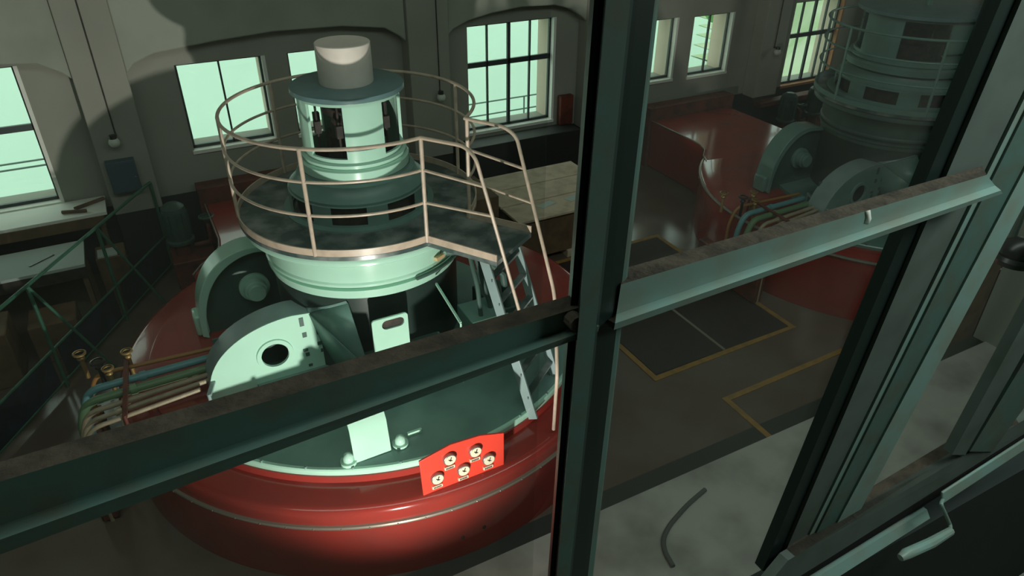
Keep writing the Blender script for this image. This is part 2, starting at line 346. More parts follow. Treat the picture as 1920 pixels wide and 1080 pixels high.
# ---------------------------------------------------------------- generators
AX, AY = 1.866, 6.945
def pol(r, a, z, cx=0, cy=0): a = math.radians(a); return Vector((cx+r*math.cos(a), cy+r*math.sin(a), z))
def L_(p): return Vector((p[0]-AX, p[1]-AY, p[2]))      # world point of the first machine -> machine coordinates
def generator(ox, label, first=True):
    M_mint = globals()['M_mint'] if first else M_mintdim  # farther machine takes darker greens in place of its dimmer light
    root = empty('generator', (ox, AY, 0), label, 'generator', 'vertical generators of the hall')
    def P(b, name, mt, parent=None, **k):
        o = b.build(name, mt, parent or root, **k); return o
    # red base casing
    b = MB()
    if not first: b.lathe([(2.79, 0), (2.79, .10), (2.775, .35), (2.77, .62), (2.77, .90), (2.765, .962), (2.75, .972), (2.36, .973), (1.0, .976)], n=160)
    else: b.lathe([(2.80, 0), (2.80, .10), (2.785, .35), (2.775, .62), (2.775, .79), (2.768, .83), (2.745, .858), (2.70, .872), (2.456, .89), (2.455, .962), (2.44, .965), (2.36, .966), (1.0, .985)], n=160)
    P(b, 'base_casing', M_red)
    zo = 0 if first else .255
    b = MB(); b.lathe([(2.77, .665), (2.80, .668), (2.806, .685), (2.80, .70), (2.77, .703)], c=(0, 0, zo), n=160)
    for k in range(72):
        p = pol(2.804, k*5, .685+zo); b.ball(p, .009, n=6)
    P(b, 'trim_band', M_trim)
    # air duct to the back wall with an S-curved side
    dz = .975
    out = [(-1.2, 2.0), (-1.75, 2.08), (-1.62, 2.3), (-1.42, 2.5), (-1.33, 2.72), (-1.30, 2.95), (-1.30, 4.25), (.75, 4.25), (.75, 2.5), (.8, 2.0)]
    b = MB(); b.prism(out, 'z', 0, dz); duct = P(b, 'air_duct', M_red, bevel=.03)
    b = MB(); b.box(-1.36, .85, 4.25, 4.57, 0, 1.22); P(b, 'duct_collar', M_redbrown, duct)
    b = MB(); b.tube([Vector((x, y_, dz)) for x, y_ in out[1:7]], .012, 8); P(b, 'edge_trim', M_trim, duct)
    # green cover disc and bolted ring
    b = MB(); b.prism([(2.40*math.cos(math.radians(a)), 2.40*math.sin(math.radians(a))) for a in range(-147, -27, 2)] + [(1.6*math.cos(math.radians(a)), 1.6*math.sin(math.radians(a))) for a in range(-15, 206, 5)], 'z', .90, 1.03)
    cov = P(b, 'cover_disc', M_teal)
    b = MB(); b.lathe([(2.40, .95), (2.435, .95), (2.44, .96), (2.44, 1.015), (2.43, 1.028), (2.40, 1.028)], n=70, a0=-147, a1=-29, closed=True); P(b, 'cover_ring', M_mint, cov)
    for k in range(12):
        b = MB(); p = pol(2.42, -143+k*10, 1.028); b.lathe([(0, .022), (.014, .02), (.016, 0)], c=p, n=6); P(b, 'bolt', M_teal, cov)
    # bent bracket plate with two cap nuts
    x0, x1 = .955-AX, 1.30-AX; y = 4.76-AY
    prof = [(y, 1.03), (y+.012, 1.03), (y+.07, 1.36), (y+.13, 1.44), (y+.30, 1.45), (y+.30, 1.465), (y+.12, 1.455), (y+.055, 1.37)]
    b = MB(); b.prism(prof, 'x', x0, x1); br = P(b, 'bent_bracket', M_mint, bevel=.004)
    b = MB()
    for q in ((.5, 1.22), (.52, 1.30)):
        b.lathe([(0, 0), (.012, 0)], c=(x0+.17, y+.02+(q[1]-1.11)*.22, q[1]), n=6)
    b.bm.free()
    for xx in (.91-AX, 1.40-AX):
        b = MB(); b.lathe([(.075, 0), (.075, .03), (.05, .035), (.05, .075), (.035, .10), (.015, .115), (0, .118)], c=(xx, 4.80-AY, 1.03), n=20)
        P(b, 'cap_nut', M_mint, br)
    b = MB(); b.box(1.5-AX, 1.64-AX, 4.86-AY, 4.885-AY, 1.03, 1.07); P(b, 'locating_strip', M_mint, br)
    # central box housing with flat lid and slotted plate in front
    b = MB()
    lid = [(1.345, 5.98), (2.30, 5.985), (2.31, 5.42), (1.30, 5.42)]
    b.hull([(x-AX, y_-AY, 1.0) for x, y_ in lid], [(x-AX, y_-AY, 1.28) for x, y_ in lid])
    box = P(b, 'lid_housing', M_teal, bevel=.006)
    b = MB(); lid2 = [(1.36, 5.97), (2.27, 5.97), (2.27, 5.45), (1.33, 5.45)]
    b.hull([(x-AX, y_-AY, 1.28) for x, y_ in lid2], [(x-AX, y_-AY, 1.292) for x, y_ in lid2]); P(b, 'lid', M_dkg, box)
    b = MB(); e0, e1 = L_(aty(818, 532, 5.92)), L_(aty(864, 606, 5.35)); b.obox((e0+e1)/2, (e1-e0)/2, (.010, 0, 0), (0, 0, .012)); b.tube([e1, Vector((e1.x, e1.y, 1.0))], .01); P(b, 'side_fin', M_mint, box)
    # slotted plate standing on the housing front
    yp = 5.69; c0 = [aty(*q, yp) for q in ((696, 601), (764, 586), (772, 655), (706, 676))]
    cx = (c0[0].x+c0[1].x)/2
    def rrect(x0, x1, z0, z1, r, n=5):
        o = []
        for (cx_, cz_, a) in ((x1-r, z1-r, 0), (x0+r, z1-r, 90), (x0+r, z0+r, 180), (x1-r, z0+r, 270)):
            for k in range(n+1): t = math.radians(a+90*k/n); o.append((cx_+r*math.cos(t), cz_+r*math.sin(t)))
        return o
    zt = c0[0].z-.02; zb = 1.28
    X0, X1 = c0[0].x, c0[1].x
    o_ = rrect(X0, X1, zb, zt, .03); i_ = rrect(X0+.10, X1-.04, zt-.135, zt-.03, .05)
    def plate(b, outer, inner, y0, y1):
        n = len(outer)
        rows = [[b.bm.verts.new((x-AX, yy-AY, z)) for x, z in loop] for loop, yy in ((outer, y0), (inner, y0), (inner, y1), (outer, y1))]
        for r in range(4):
            A, B = rows[r], rows[(r+1) % 4]
            for k in range(n): b.bm.faces.new((A[k], A[(k+1) % n], B[(k+1) % n], B[k]))
    b = MB(); plate(b, o_, i_, yp, yp+.02)
    P(b, 'slotted_plate', M_mint)
    b = MB(); b.box(X0-AX+.04, X1-AX-.02, yp+.021-AY, yp+.06-AY, 1.3, zt-.02); P(b, 'terminal_box', M_dark)
    # two round-topped hoods on the left
    def hood(x0, x1, zt, y0, y1, name, hole, boss):
        # half-round outline: steep left side, rounded top
        a = x1-x0; hgt = zt-1.0; n = 28
        arc = [(x0-AX+a*(1-math.cos(t)), 1.0+hgt*math.sin(t)**.92) for t in [math.pi/2*k/n for k in range(n+1)]]
        arcin = [(x+.0, z) for x, z in arc]
        xr = x1+.12-AX
        outline = arc + [(xr, zt), (xr+.16, 1.0)]
        h = empty_part(name, root)
        bb = MB()
        # curved shell (skin over the arc)
        sh = [(x, z) for x, z in arc] + [(xr, zt)]
        ins = [(x+.03, z-.03 if z > 1.05 else z) for x, z in arc] + [(xr, zt-.03)]
        bb.prism(sh + ins[::-1], 'y', y0-AY, y1-AY)
        s0 = P(bb, 'hood_shell', M_teal if not boss else M_mint2, h)
        return h, outline
    # hood 2 (front, lit plate with round hole)
    y0, y1 = 6.30, 6.62
    a0 = -.03
    def arc_pts(x0, xt, zt, n=30, zb=1.0, p=.85):
        return [(x0+(xt-x0)*(1-math.cos(math.pi/2*k/n)), zb+(zt-zb)*math.sin(math.pi/2*k/n)**p) for k in range(n+1)]
    arc2 = arc_pts(-.045, .86, 1.735) + [(1.037, 1.715)]
    outl = arc2 + [(1.18, .96)] + [(.6, .96)]
    hood2 = MB(); sh = [(x-AX, z) for x, z in arc2]; ins = [(x+.035-AX, max(.96, z-.035)) for x, z in arc2]
    hood2.prism(sh+ins[::-1], 'y', y0+.012-AY, y1-AY); hood2.box(-.04-AX, 1.05-AX, y1-.02-AY, y1-AY, .96, 1.0)
    h2 = P(hood2, 'front_hood', M_hoodtop, bevel=.008)
    # lit front plate with a hole: ring of quads between the outline and the hole
    cxh, czh, rh = .632, 1.335, .135
    N = 72; inner = []; outer = []
    def hit_outline(ang):
        dx, dz = math.cos(ang), math.sin(ang); best = None; n = len(outl)
        for k in range(n):
            (x1_, z1_), (x2_, z2_) = outl[k], outl[(k+1) % n]
            den = dx*(z2_-z1_)-dz*(x2_-x1_)
            if abs(den) < 1e-9: continue
            t = ((x1_-cxh)*(z2_-z1_)-(z1_-czh)*(x2_-x1_))/den; u = ((x1_-cxh)*dz-(z1_-czh)*dx)/den
            if t > 0 and -1e-6 <= u <= 1+1e-6 and (best is None or t < best): best = t
        return (cxh+dx*best, czh+dz*best)
    angs = sorted([2*math.pi*k/N for k in range(N)] + [math.atan2(z-czh, x-cxh) % (2*math.pi) for x, z in [outl[-1], outl[-2], outl[-3], outl[0]]])
    for a in angs: inner.append((cxh+rh*math.cos(a), czh+rh*math.sin(a))); outer.append(hit_outline(a))
    b = MB(); plate(b, outer, inner, y0, y0+.012); pl = P(b, 'face_plate', M_mint, h2)
    b = MB(); ring = [(rh+.002, -.0), (rh+.002, -.02), (rh+.045, -.02), (rh+.05, 0)]
    rows = []
    for k in range(48):
        a = 2*math.pi*k/48; rows.append([b.bm.verts.new((cxh-AX+r*math.cos(a), y0-AY+d, czh+r*math.sin(a))) for r, d in ring])
    for k in range(48):
        for j in range(3): b.bm.faces.new((rows[k][j], rows[(k+1) % 48][j], rows[(k+1) % 48][j+1], rows[k][j+1]))
    P(b, 'hole_rim', M_mint, pl)
    for (px, py, hw, hh) in ((565, 604, .022, .05), (571, 628, .022, .028), (597, 622, .02, .028), (573, 656, .026, .014), (600, 643, .026, .02), (577, 664, .02, .02), (605, 656, .018, .02), (583, 684, .02, .014), (590, 594, .016, .01)):
        b = MB(); p = L_(aty(px, py, y0-.004)); b.obox(p, (hw, 0, 0), (0, .004, 0), (0, 0, hh)); P(b, 'slot_fitting', M_dkg, pl)
    b = MB(); b.box(.1-AX, 1.0-AX, y1-.02-AY, y1-AY, 1.0, 1.5); P(b, 'back_panel', M_dkg, h2)
    # teal sheet between the face plate and the lid housing
    b = MB()
    TL, TR, BR, BL = Vector((1.037, 6.31, 1.713)), aty(652, 569, 6.04), atz(692, 692, 1.33), Vector((1.19, 6.31, .98))
    BF = Vector((BR.x-.02, BR.y-.35, 1.02))
    for t_ in ((TL, TR, BR), (TL, BR, BL), (BL, BR, BF), (TL, Vector((1.037, 6.62, 1.72)), Vector((1.36, 6.5, 1.87)), TR)): b.poly([L_(p) for p in t_])
    o = P(b, 'side_sheet', M_teal); sm = o.modifiers.new('s', 'SOLIDIFY'); sm.thickness = .012; sm.offset = -1
    # hood 1 (behind, round boss on a recessed face)
    y0, y1 = 7.47, 7.78
    arc1 = arc_pts(.03, .70, 1.98, p=.8) + [(.95, 1.95), (1.25, 1.80)]
    b = MB(); sh = [(x-AX, z) for x, z in arc1]; ins = [(x+.07-AX, max(.96, z-.075)) for x, z in arc1]
    b.prism(sh+ins[::-1], 'y', y0-AY, y1-AY); h1 = P(b, 'rear_hood', M_mint, bevel=.01)
    b = MB(); face = [(x+.03-AX, max(.97, z-.03)) for x, z in arc1] + [(1.3-AX, .97)]; b.prism(face, 'y', y0+.09-AY, y0+.11-AY); P(b, 'recessed_face', M_dkg, h1)
    bc = (.69-AX, y0+.09-AY, 1.45)
    def ycyl(b, c, r, d, n=40):
        A = [(c[0]+r*math.cos(2*math.pi*k/n), c[1]-d, c[2]+r*math.sin(2*math.pi*k/n)) for k in range(n)]
        b.hull(A, [(x, c[1], z) for x, yy, z in A])
    b = MB(); ycyl(b, bc, .17, .05); ycyl(b, (bc[0], bc[1]-.05, bc[2]), .125, .10); ycyl(b, (bc[0], bc[1]-.15, bc[2]), .10, .05); P(b, 'bearing_boss', M_mint, h1, bevel=.006)
    b = MB(); b.box(-.02-AX, .12-AX, y0+.05-AY, y1-AY-.02, .98, 1.25); P(b, 'hood_foot', M_mint, h1, bevel=.03)
    # column with tan tags between hoods and drum
    b = MB(); b.tube([L_((1.14, 6.9, 1.9)), L_((1.14, 6.9, 1.1))], .035); b.tube([L_((1.22, 6.95, 2.2)), L_((1.22, 6.95, 1.1))], .03); P(b, 'drain_pipe', M_dark)
    b = MB(); b.tube([L_((1.085, 6.72, 2.08)), L_((1.10, 6.72, 1.80))], .022); P(b, 'cream_pipe_stub', M_cream)
    # bearing drum under the platform
    b = MB()
    b.lathe([(1.20, 2.475), (1.21, 2.46), (1.21, 2.405), (1.20, 2.395), (1.06, 2.36), (1.04, 2.34), (1.035, 2.12), (1.05, 2.10), (1.05, 2.075), (1.0, 2.065), (1.0, 2.04), (1.04, 2.03), (1.04, 2.0), (1.015, 1.985), (1.015, 1.93), (.99, 1.925)], n=128)
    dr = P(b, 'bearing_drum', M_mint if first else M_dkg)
    b = MB(); b.lathe([(.995, 1.93), (.99, 1.0)], n=96); P(b, 'drum_skirt', M_frame_dk, dr)  # near-black green stands in for shade on the lamp-lit skirt
    for a in (-62, -56):
        b = MB(); p = pol(1.06, a, 2.17); t = pol(1, a+90, 0); n_ = pol(1, a, 0)
        b.obox(p, t*.06, n_*.022, (0, 0, .018))
        if a == -62: P(b, 'name_tag', M_tan, dr)
        else: b.bm.free()
    b = MB(); b.tube([pol(1.05, -60, 2.20), pol(1.09, -62, 2.28), pol(1.1, -62, 2.36), pol(1.08, -61, 2.4)], .006); P(b, 'tag_wire', M_black, dr)
    b = MB(); b.lathe([(1.10, 2.075), (1.06, 2.075), (1.06, 2.055), (1.10, 2.055)], n=60, a0=-80, a1=-35, closed=True); P(b, 'cable_tray', M_dkg, dr)
    # brackets and pipes at the right of the drum
    b = MB()
    for k, (a, r, z) in enumerate([(-50, 1.15, 2.3), (-44, 1.2, 2.0), (-38, 1.2, 1.7)]):
        b.tube([pol(r, a, 2.4), pol(r+.15, a-4, z), pol(r+.35, a-10, z-.35), pol(r+.5, a-12, .97)], .025)
    b.tube([pol(1.1, -58, 2.2), pol(1.35, -52, 2.25), pol(1.6, -45, 1.9), pol(1.7, -44, .97)], .04)
    P(b, 'cable_bundle', M_dkg, dr)
    b = MB(); b.box(.62, .98, -1.5, -1.05, 1.0, 1.62); jb = P(b, 'junction_box', M_teal, bevel=.01)
    b = MB(); b.box(.60, 1.0, -1.53, -1.49, 1.60, 1.66); P(b, 'box_lip', M_mint, jb)
    b = MB(); b.box(1.0, 1.35, -1.2, -.6, .95, 1.5); P(b, 'valve_block', M_dkg, bevel=.02)
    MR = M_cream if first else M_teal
    # platform
    b = MB(); b.lathe([(1.235, 2.53), (1.24, 2.525), (1.24, 2.485), (1.22, 2.475), (.6, 2.475)], n=128); b.lathe([(1.235, 2.53), (.4, 2.532)], n=128)
    plat = P(b, 'platform', M_deck)
    PB = L_((2.143, 5.739, 2.53)); PE = L_((2.56, 5.09, 2.53)); PC = L_((2.72, 6.02, 2.53)); PF = L_((3.12, 5.45, 2.53))
    b = MB(); q = [(PB.x, PB.y), (PE.x, PE.y), (PF.x, PF.y), (PC.x, PC.y), (.3, -.6)]; b.prism([(x, y) for x, y in q], 'z', 2.48, 2.528)
    P(b, 'landing', M_deck, plat)
    b = MB(); aB = math.degrees(math.atan2(PB.y, PB.x)); aC = math.degrees(math.atan2(PC.y, PC.x))
    b.lathe([(1.228, 2.53), (1.242, 2.53), (1.242, 2.60), (1.228, 2.60)], n=120, a0=aC, a1=360+aB, closed=True)
    d = (PE-PB).normalized(); n_ = Vector((-d.y, d.x, 0)); b.obox((PB+PE)/2+Vector((0, 0, .035)), (PE-PB)/2, n_*.007, (0, 0, .035))
    d = (PF-PC).normalized(); b.obox((PF+PC)/2+Vector((0, 0, .035)), (PF-PC)/2, n_*.007, (0, 0, .035))
    P(b, 'toe_plate', MR, plat)
    # railing
    ra = [-127, aB, aC, 8, 62, 116, 172]; MR = M_cream if first else M_teal
    zr = [3.568, 3.265, 2.942]
    arcr = lambda z, r=1.235: [pol(r, aC+(360+aB-aC)*k/110, z) for k in range(111)]
    HF = [L_(p) for p in ((2.143, 5.74, 3.568), (2.40, 5.385, 3.568), (2.445, 5.25, 3.50), atz(970, 570, 2.0), )]
    HF.append(HF[3] + (HF[3]-HF[2])*.28)
    HB = [L_(p) for p in ((2.72, 6.02, 3.568), (2.93, 5.66, 3.568), (3.0, 5.55, 3.50), atz(1040, 552, 2.2), atz(1045, 700, 1.68), atz(1038, 805, .93))]
    b = MB(); b.tube(HB[::-1][:0] + bend(HF[::-1], .12)[:-1] + arcr(zr[0])[::-1] + bend(HB, .12)[1:], .017); rail = P(b, 'top_rail', MR)
    for z, qf, qb in ((zr[1], (915, 412), (975, 296)), (zr[2], (935, 480), (1003, 385))):
        b = MB()
        t = (3.568-z)/1.05
        ef = HF[2].lerp(HF[3], max(0, t*.62)); eb = HB[2].lerp(HB[3], max(0, t*.7))
        ef = Vector((ef.x, ef.y, min(ef.z, z))) if False else ef
        b.tube([ef] + [Vector((PB.x, PB.y, z))] + arcr(z)[::-1][1:-1] + [Vector((PC.x, PC.y, z)), eb], .014); P(b, 'mid_rail', MR, rail)
    for a in ra:
        b = MB()
        p0 = pol(1.235, a, 2.53) if a not in (aB, aC) else (PB if a == aB else PC)
        b.tube([p0, Vector((p0.x, p0.y, 3.568))], .019); P(b, 'post', MR, rail)
    # ladder
    s0 = L_(atz(905, 478, 2.5)); s1 = L_(atz(1000, 785, .97)); off = L_((3.05, 5.42, 2.5))-L_((2.56, 5.05, 2.5))
    lad = None
    for o_ in (Vector((0, 0, 0)), off):
        b = MB(); dd = (s1-s0).normalized(); n1 = off.normalized(); n2 = dd.cross(n1)
        b.obox((s0+s1)/2+o_, (s1-s0)/2, n1*.012, n2*.05)
        o2 = P(b, 'ladder_stringer' if lad is None else 'stringer', M_hoodtop if lad is None else M_hoodtop, lad, bevel=.003); lad = lad or o2
    for k in range(1, 7):
        p = s0.lerp(s1, k/7); b = MB(); b.obox(p+off/2, off/2, Vector((0, -.04, 0)), (0, 0, .012)); P(b, 'tread', M_deck, lad)
    # lower drum with ventilation windows
    k_ = 1.0 if first else 1.35
    b = MB(); b.lathe([(.78*k_, 2.53), (.78*k_, 2.55), (.70*k_, 2.56), (.69*k_, 2.56)], n=96)
    b.lathe([(.69*k_, 2.76), (.70*k_, 2.775), (.70*k_, 2.80), (.66*k_, 2.83), (.61*k_, 2.90), (.60*k_, 2.93), (.56*k_, 2.95), (.555*k_, 2.975)], n=96)
    for q in range(8): b.lathe([(.715*k_, 2.575), (.715*k_, 2.765)], n=6, a0=-101+q*45, a1=-101+q*45+17)
    b.lathe([(.715*k_, 2.765), (.70*k_, 2.775)], n=96); b.lathe([(.715*k_, 2.555), (.715*k_, 2.585)], n=96)
    ld = P(b, 'lower_drum', M_teal); b = MB(); b.lathe([(.64*k_, 2.54), (.64*k_, 2.8)], n=48); P(b, 'drum_core', M_dark, ld)
    # exciter frame with four tall openings
    e = 1.0 if first else 1.6
    R = .5*e
    b = MB()
    b.lathe([(.55*e, 2.975), (.55*e, 3.06), (.535*e, 3.075), (.515*e, 3.08), (.515*e, 3.095), (.53*e, 3.10), (.53*e, 3.125), (R, 3.14), (R, 3.18), (R-.03, 3.18), (R-.03, 3.0)], n=96)
    b.lathe([(R, 3.69), (R, 3.725), (R-.03, 3.725), (R-.03, 3.69)], n=96, closed=True)
    for q in range(4): b.lathe([(R, 3.18), (R, 3.69), (R-.03, 3.69), (R-.03, 3.18)], n=12, a0=-113.5+90*q, a1=-68.5+90*q, closed=True)
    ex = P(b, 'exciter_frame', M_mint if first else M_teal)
    b = MB(); b.lathe([(R+.004, 3.262), (R+.006, 3.268), (R+.006, 3.282), (R+.004, 3.288)], n=14, a0=-113, a1=-69); P(b, 'frame_groove', M_dkg, ex)
    b = MB(); b.lathe([(.0, 3.02), (.26*e, 3.02), (.26*e, 3.30), (.20*e, 3.32), (.20*e, 3.5), (.27*e, 3.52), (.27*e, 3.66), (.1, 3.70)], n=48); rot = P(b, 'rotor', M_dark, ex)
    for q in range(8):
        b = MB(); p = pol(.36*e, q*45+10, 3.16); b.tube([p, p+Vector((0, 0, .5))], .012); b.obox(p+Vector((0, 0, .25)), (.03, 0, 0), (0, .03, 0), (0, 0, .06)); P(b, 'brush_holder', M_dark, ex)
    b = MB(); b.lathe([(0, 3.725), (.53*e, 3.725), (.55*e, 3.735), (.55*e, 3.78), (.53*e, 3.79), (.0, 3.792)], n=96); disc = P(b, 'top_disc', M_discp, ex)
    if first:
        b = MB(); b.lathe([(.255, 3.79), (.262, 3.80), (.262, 4.165), (.255, 4.172), (.225, 4.168), (0, 4.166)], n=64); P(b, 'cap_cylinder', M_white)
    else:
        b = MB(); b.tube(bend([(.1, 0, 3.79), (.1, 0, 3.95), (.16, .1, 4.3), (.16, .1, 9.0)], .2), .05); P(b, 'riser_pipe', M_teal, ex)
    # gauge panel
    yg = 4.27
    c4 = [aty(*q, yg) for q in ((786, 866), (845, 834), (900, 817), (945, 812), (945, 881), (795, 935))]
    b = MB(); b.prism([(p.x-AX, p.z) for p in c4], 'y', yg-AY, yg-AY+.018); gp = P(b, 'gauge_panel', M_redbright, bevel=.004)
    for (px, py) in ((843, 861), (891, 846), (820, 897), (869, 881), (916, 861)):
        c = aty(px, py, yg-.02); c = L_(c)
        b = MB(); ycyl(b, (c.x, c.y+.02, c.z), .060, .035, 32); ga = P(b, 'gauge', M_steel, gp, bevel=.004)
        b = MB(); ycyl(b, (c.x, c.y-.015, c.z), .052, .003, 32)
        f_ = b.build('dial', M_face); f_.parent = ga
        b = MB()
        for an, ln in ((.3, .034), (2.0, .018), (-.9, .02)):
            dv = Vector((math.sin(an), 0, math.cos(an))); b.obox(Vector((c.x, c.y-.0195, c.z))+dv*ln*.4, dv*ln*.7, (.004*dv.z, 0, -.004*dv.x), (0, .001, 0))
        f_ = b.build('needle', M_black); f_.parent = ga
        b = MB(); b.box(c.x-.048, c.x+.048, c.y+.004, c.y+.022, c.z-.125, c.z-.092); f_ = b.build('plaque', M_face); f_.parent = ga
        b = MB()
        for k in range(6): b.box(c.x-.036+k*.0125, c.x-.028+k*.0125, c.y+.001, c.y+.006, c.z-.118, c.z-.100)
        f_ = b.build('plaque_lettering', M_black); f_.parent = ga
    # small caps and a lifting eye on the skirt
    for (px, py) in ((908, 988), (868, 1007)):
        d_ = ray(px, py); t = 3.0
        while (EYE+d_*t-Vector((AX, AY, 0))).xy.length > 2.79: t += .005
        c = L_(EYE+d_*t); b = MB(); b.ball(c, .018, n=8); P(b, 'skirt_plug', M_dark)
    return root
def empty_part(name, root):
    o = bpy.data.objects.new(name, None); C.objects.link(o); o.parent = root; return o
M_dkg = mat('dark_green_cover_paint', (.055, .105, .088), .45, dirt_or_sheen=(.04, .075, .065), dscale=5, damt=.7)
M_hoodtop = mat('blue_grey_hood_paint', (.25, .34, .335), .3, dirt_or_sheen=(.20, .28, .27), dscale=5, damt=.6)
M_mint2 = M_mint
M_discp = mat('dull_blue_disc_paint', (.12, .21, .215), .35, dirt_or_sheen=(.09, .15, .155), dscale=5, damt=.6)
M_mintdim = mat('dimmed_green_machine_paint', (.16, .28, .25), .22, dirt_or_sheen=(.13, .23, .205), dscale=3, damt=.5)  # mint darkened to carry the weaker light on the farther machine
generator(AX, 'green and red generator in front, with cream-railed platform, off-white cap and five gauges')
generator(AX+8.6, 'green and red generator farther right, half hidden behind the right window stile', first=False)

# ---------------------------------------------------------------- pipe racks at the left of each generator
def pipe_rack(dx, label):
    z = 1.16
    root = empty('pipe_rack', (-.6+dx, 6.7, 0), label, 'pipe rack', 'pipe racks beside the generators')
    rows = [((178, 703), (412, 650), .022, M_porange), ((165, 733), (402, 668), .040, M_pteal), ((160, 756), (402, 686), .043, M_pgreen),
            ((162, 776), (398, 700), .027, M_pcream), ((164, 792), (394, 712), .024, M_pcream), ((166, 806), (376, 730), .022, M_pcream)]
    for k, (a, c, r, mt) in enumerate(rows):
        A, B = atz(*a, z), atz(*c, z); A.x += dx; B.x += dx
        d = (A-B).normalized()
        b = MB(); b.tube(bend([B, A, A+d*.10+Vector((0, 0, -.25)), A+d*.10+Vector((0, 0, -1.16))], .12), r, 12); pp = b.build('pipe', mt); under(root, pp)
        if k in (1, 2, 3, 4):
            q = B.lerp(A, .52+.06*k); b = MB(); b.tube([q-d*.03, q+d*.03], r+.012, 12); c_ = b.build('coupling', mt); under(root, c_)
    for (p0, p1, mt) in (((237, 672), (234, 782), M_redbrown), ((418, 655), (392, 742), M_hoodtop)):
        A, B = atz(*p0, z+.05), atz(*p1, z+.05); A.x += dx; B.x += dx
        b = MB(); dd = (B-A); n = Vector((-dd.y, dd.x, 0)).normalized(); b.obox((A+B)/2, dd/2, n*.022, (0, 0, .012))
        for q in (A, B): b.tube([q+Vector((0, 0, .02)), Vector((q.x, q.y, .9))], .018)
        under(root, b.build('pipe_clamp', mt, bevel=.003))
    for (px, py, s) in ((152, 672, 1), (186, 688, 1.1), (205, 700, .9), (240, 668, .9)):
        c = atz(px, py, z+.1); c.x += dx
        b = MB(); b.tube([c-Vector((0, 0, .25)), c], .022); b.ball(c, .04*s, sc=(1, 1, .7), n=10)
        b.lathe([(.05*s, .05), (.065*s, .055), (.065*s, .07), (.05*s, .075)], c=c, n=16, closed=True)
        under(root, b.build('valve', M_brass if s != 1.1 else M_black))
    b = MB(); 
    p = atz(165, 770, .6); 
    b.box(-1.30+dx, -1.14+dx, 6.15, 7.45, .02, .5); under(root, b.build('manifold_box', M_redbrown, bevel=.02))
    return root
pipe_rack(0, 'rack of blue, green and cream pipes left of the front generator')
pipe_rack(8.6, 'rack of curved blue and cream pipes beside the farther generator')

# ---------------------------------------------------------------- green fence at left
A = Vector((-.10, 11.2, 0)); B = Vector((-3.1, 6.2, 0)); dirv = (B-A).normalized()
fr = empty('green_railing', (A+B)/2, 'green pipe railing with dark tarpaulin panels at the far left', 'railing')
for z, r in ((1.47, .022), (.57, .018), (.10, .016)):
    b = MB(); b.tube([A+Vector((0, 0, z)), B+Vector((0, 0, z))], r); under(fr, b.build('rail', M_fence))
L = (B-A).length
for k in range(5):
    p = A.lerp(B, k/4); b = MB(); b.tube([p, p+Vector((0, 0, 1.47))], .022)
    under(fr, b.build('post', M_fence))
    if k < 4:
        q = A.lerp(B, (k+.06)/4); r_ = A.lerp(B, (k+.94)/4); n = Vector((-dirv.y, dirv.x, 0))*.006
        b = MB(); b.obox((q+r_)/2+Vector((0, 0, .335)), (r_-q)/2, n, (0, 0, .22)); under(fr, b.build('tarpaulin_panel', M_tarp))
for k in (1, 2):
    p = A.lerp(B, k/4); b = MB(); b.tube([p+Vector((0, 0, 1.47)), p+Vector((.55, .1, .02))], .018); under(fr, b.build('brace', M_fence))

# bench and clutter under the leftmost window
b = MB(); b.box(-3.4, -.75, 10.95, 11.57, 1.20, 1.245)
bn = empty('workbench', (-2.1, 11.2, 0), 'cluttered workbench under the leftmost window, pale top', 'workbench')
under(bn, b.build('bench_top', M_sill))
for x in (-3.3, -.85):
    b = MB(); b.box(x-.03, x+.03, 11.0, 11.06, 0, 1.2); under(bn, b.build('leg', M_woodd))
b = MB(); b.box(-3.4, -.8, 10.93, 10.98, 1.05, 1.2); under(bn, b.build('front_rail', M_woodd))
for (x, y, l, a, lb) in ((-.95, 11.3, .22, .5, 'dark offcut of timber at the right end of the workbench'), (-1.15, 11.1, .16, -.3, 'short dark rod lying nearer the edge of the workbench')):
    b = MB(); b.tube([(x-l*math.cos(a), y-l*math.sin(a), 1.272), (x+l*math.cos(a), y+l*math.sin(a), 1.272)], .026); tag(b.build('timber_offcut', M_woodd), lb, 'offcut')
tb = empty('side_table', (-1.9, 10.4, 0), 'low table topped with pale sheet, in front of the workbench', 'table')
b = MB(); b.box(-3.2, -1.12, 9.95, 10.72, .95, .99); under(tb, b.build('tabletop', M_paper))
b = MB(); b.box(-3.2, -1.12, 9.93, 9.97, .80, .95); under(tb, b.build('apron', M_dark))
for x in (-3.15, -1.17):
    for y in (10.0, 10.66): b = MB(); b.box(x-.03, x+.03, y-.03, y+.03, 0, .95); under(tb, b.build('leg', M_woodd))
b = MB(); b.obox((-1.62, 10.3, .997), (.14, .11, 0), (-.008, .01, 0), (0, 0, .006)); tag(b.build('pen', M_black), 'thin dark stick lying on the pale table top', 'stick')
b = MB(); b.box(-1.03, -.65, 10.42, 10.85, 0, .78); bx = tag(b.build('carton', M_woodd, bevel=.01), 'brown carton with pale flap right of the pale-topped table, by the green railing', 'box')
b = MB(); b.box(-1.0, -.75, 10.45, 10.7, .78, .80); o = b.build('flap', M_paper, bx)
b = MB(); b.box(-3.0, -2.05, 9.0, 9.6, 0, .75); bx = tag(b.build('crate', M_woodd, bevel=.015), 'dark wooden crate at the left edge, pale sheet on top', 'crate')
b = MB(); b.box(-2.95, -2.2, 9.05, 9.5, .75, .765); b.build('sheet', M_paper, bx)
b = MB(); b.box(-1.9, -1.35, 9.35, 9.85, 0, .55); tag(b.build('crate', M_woodd, bevel=.015), 'small dark crate behind the green railing, right of the larger one', 'crate')

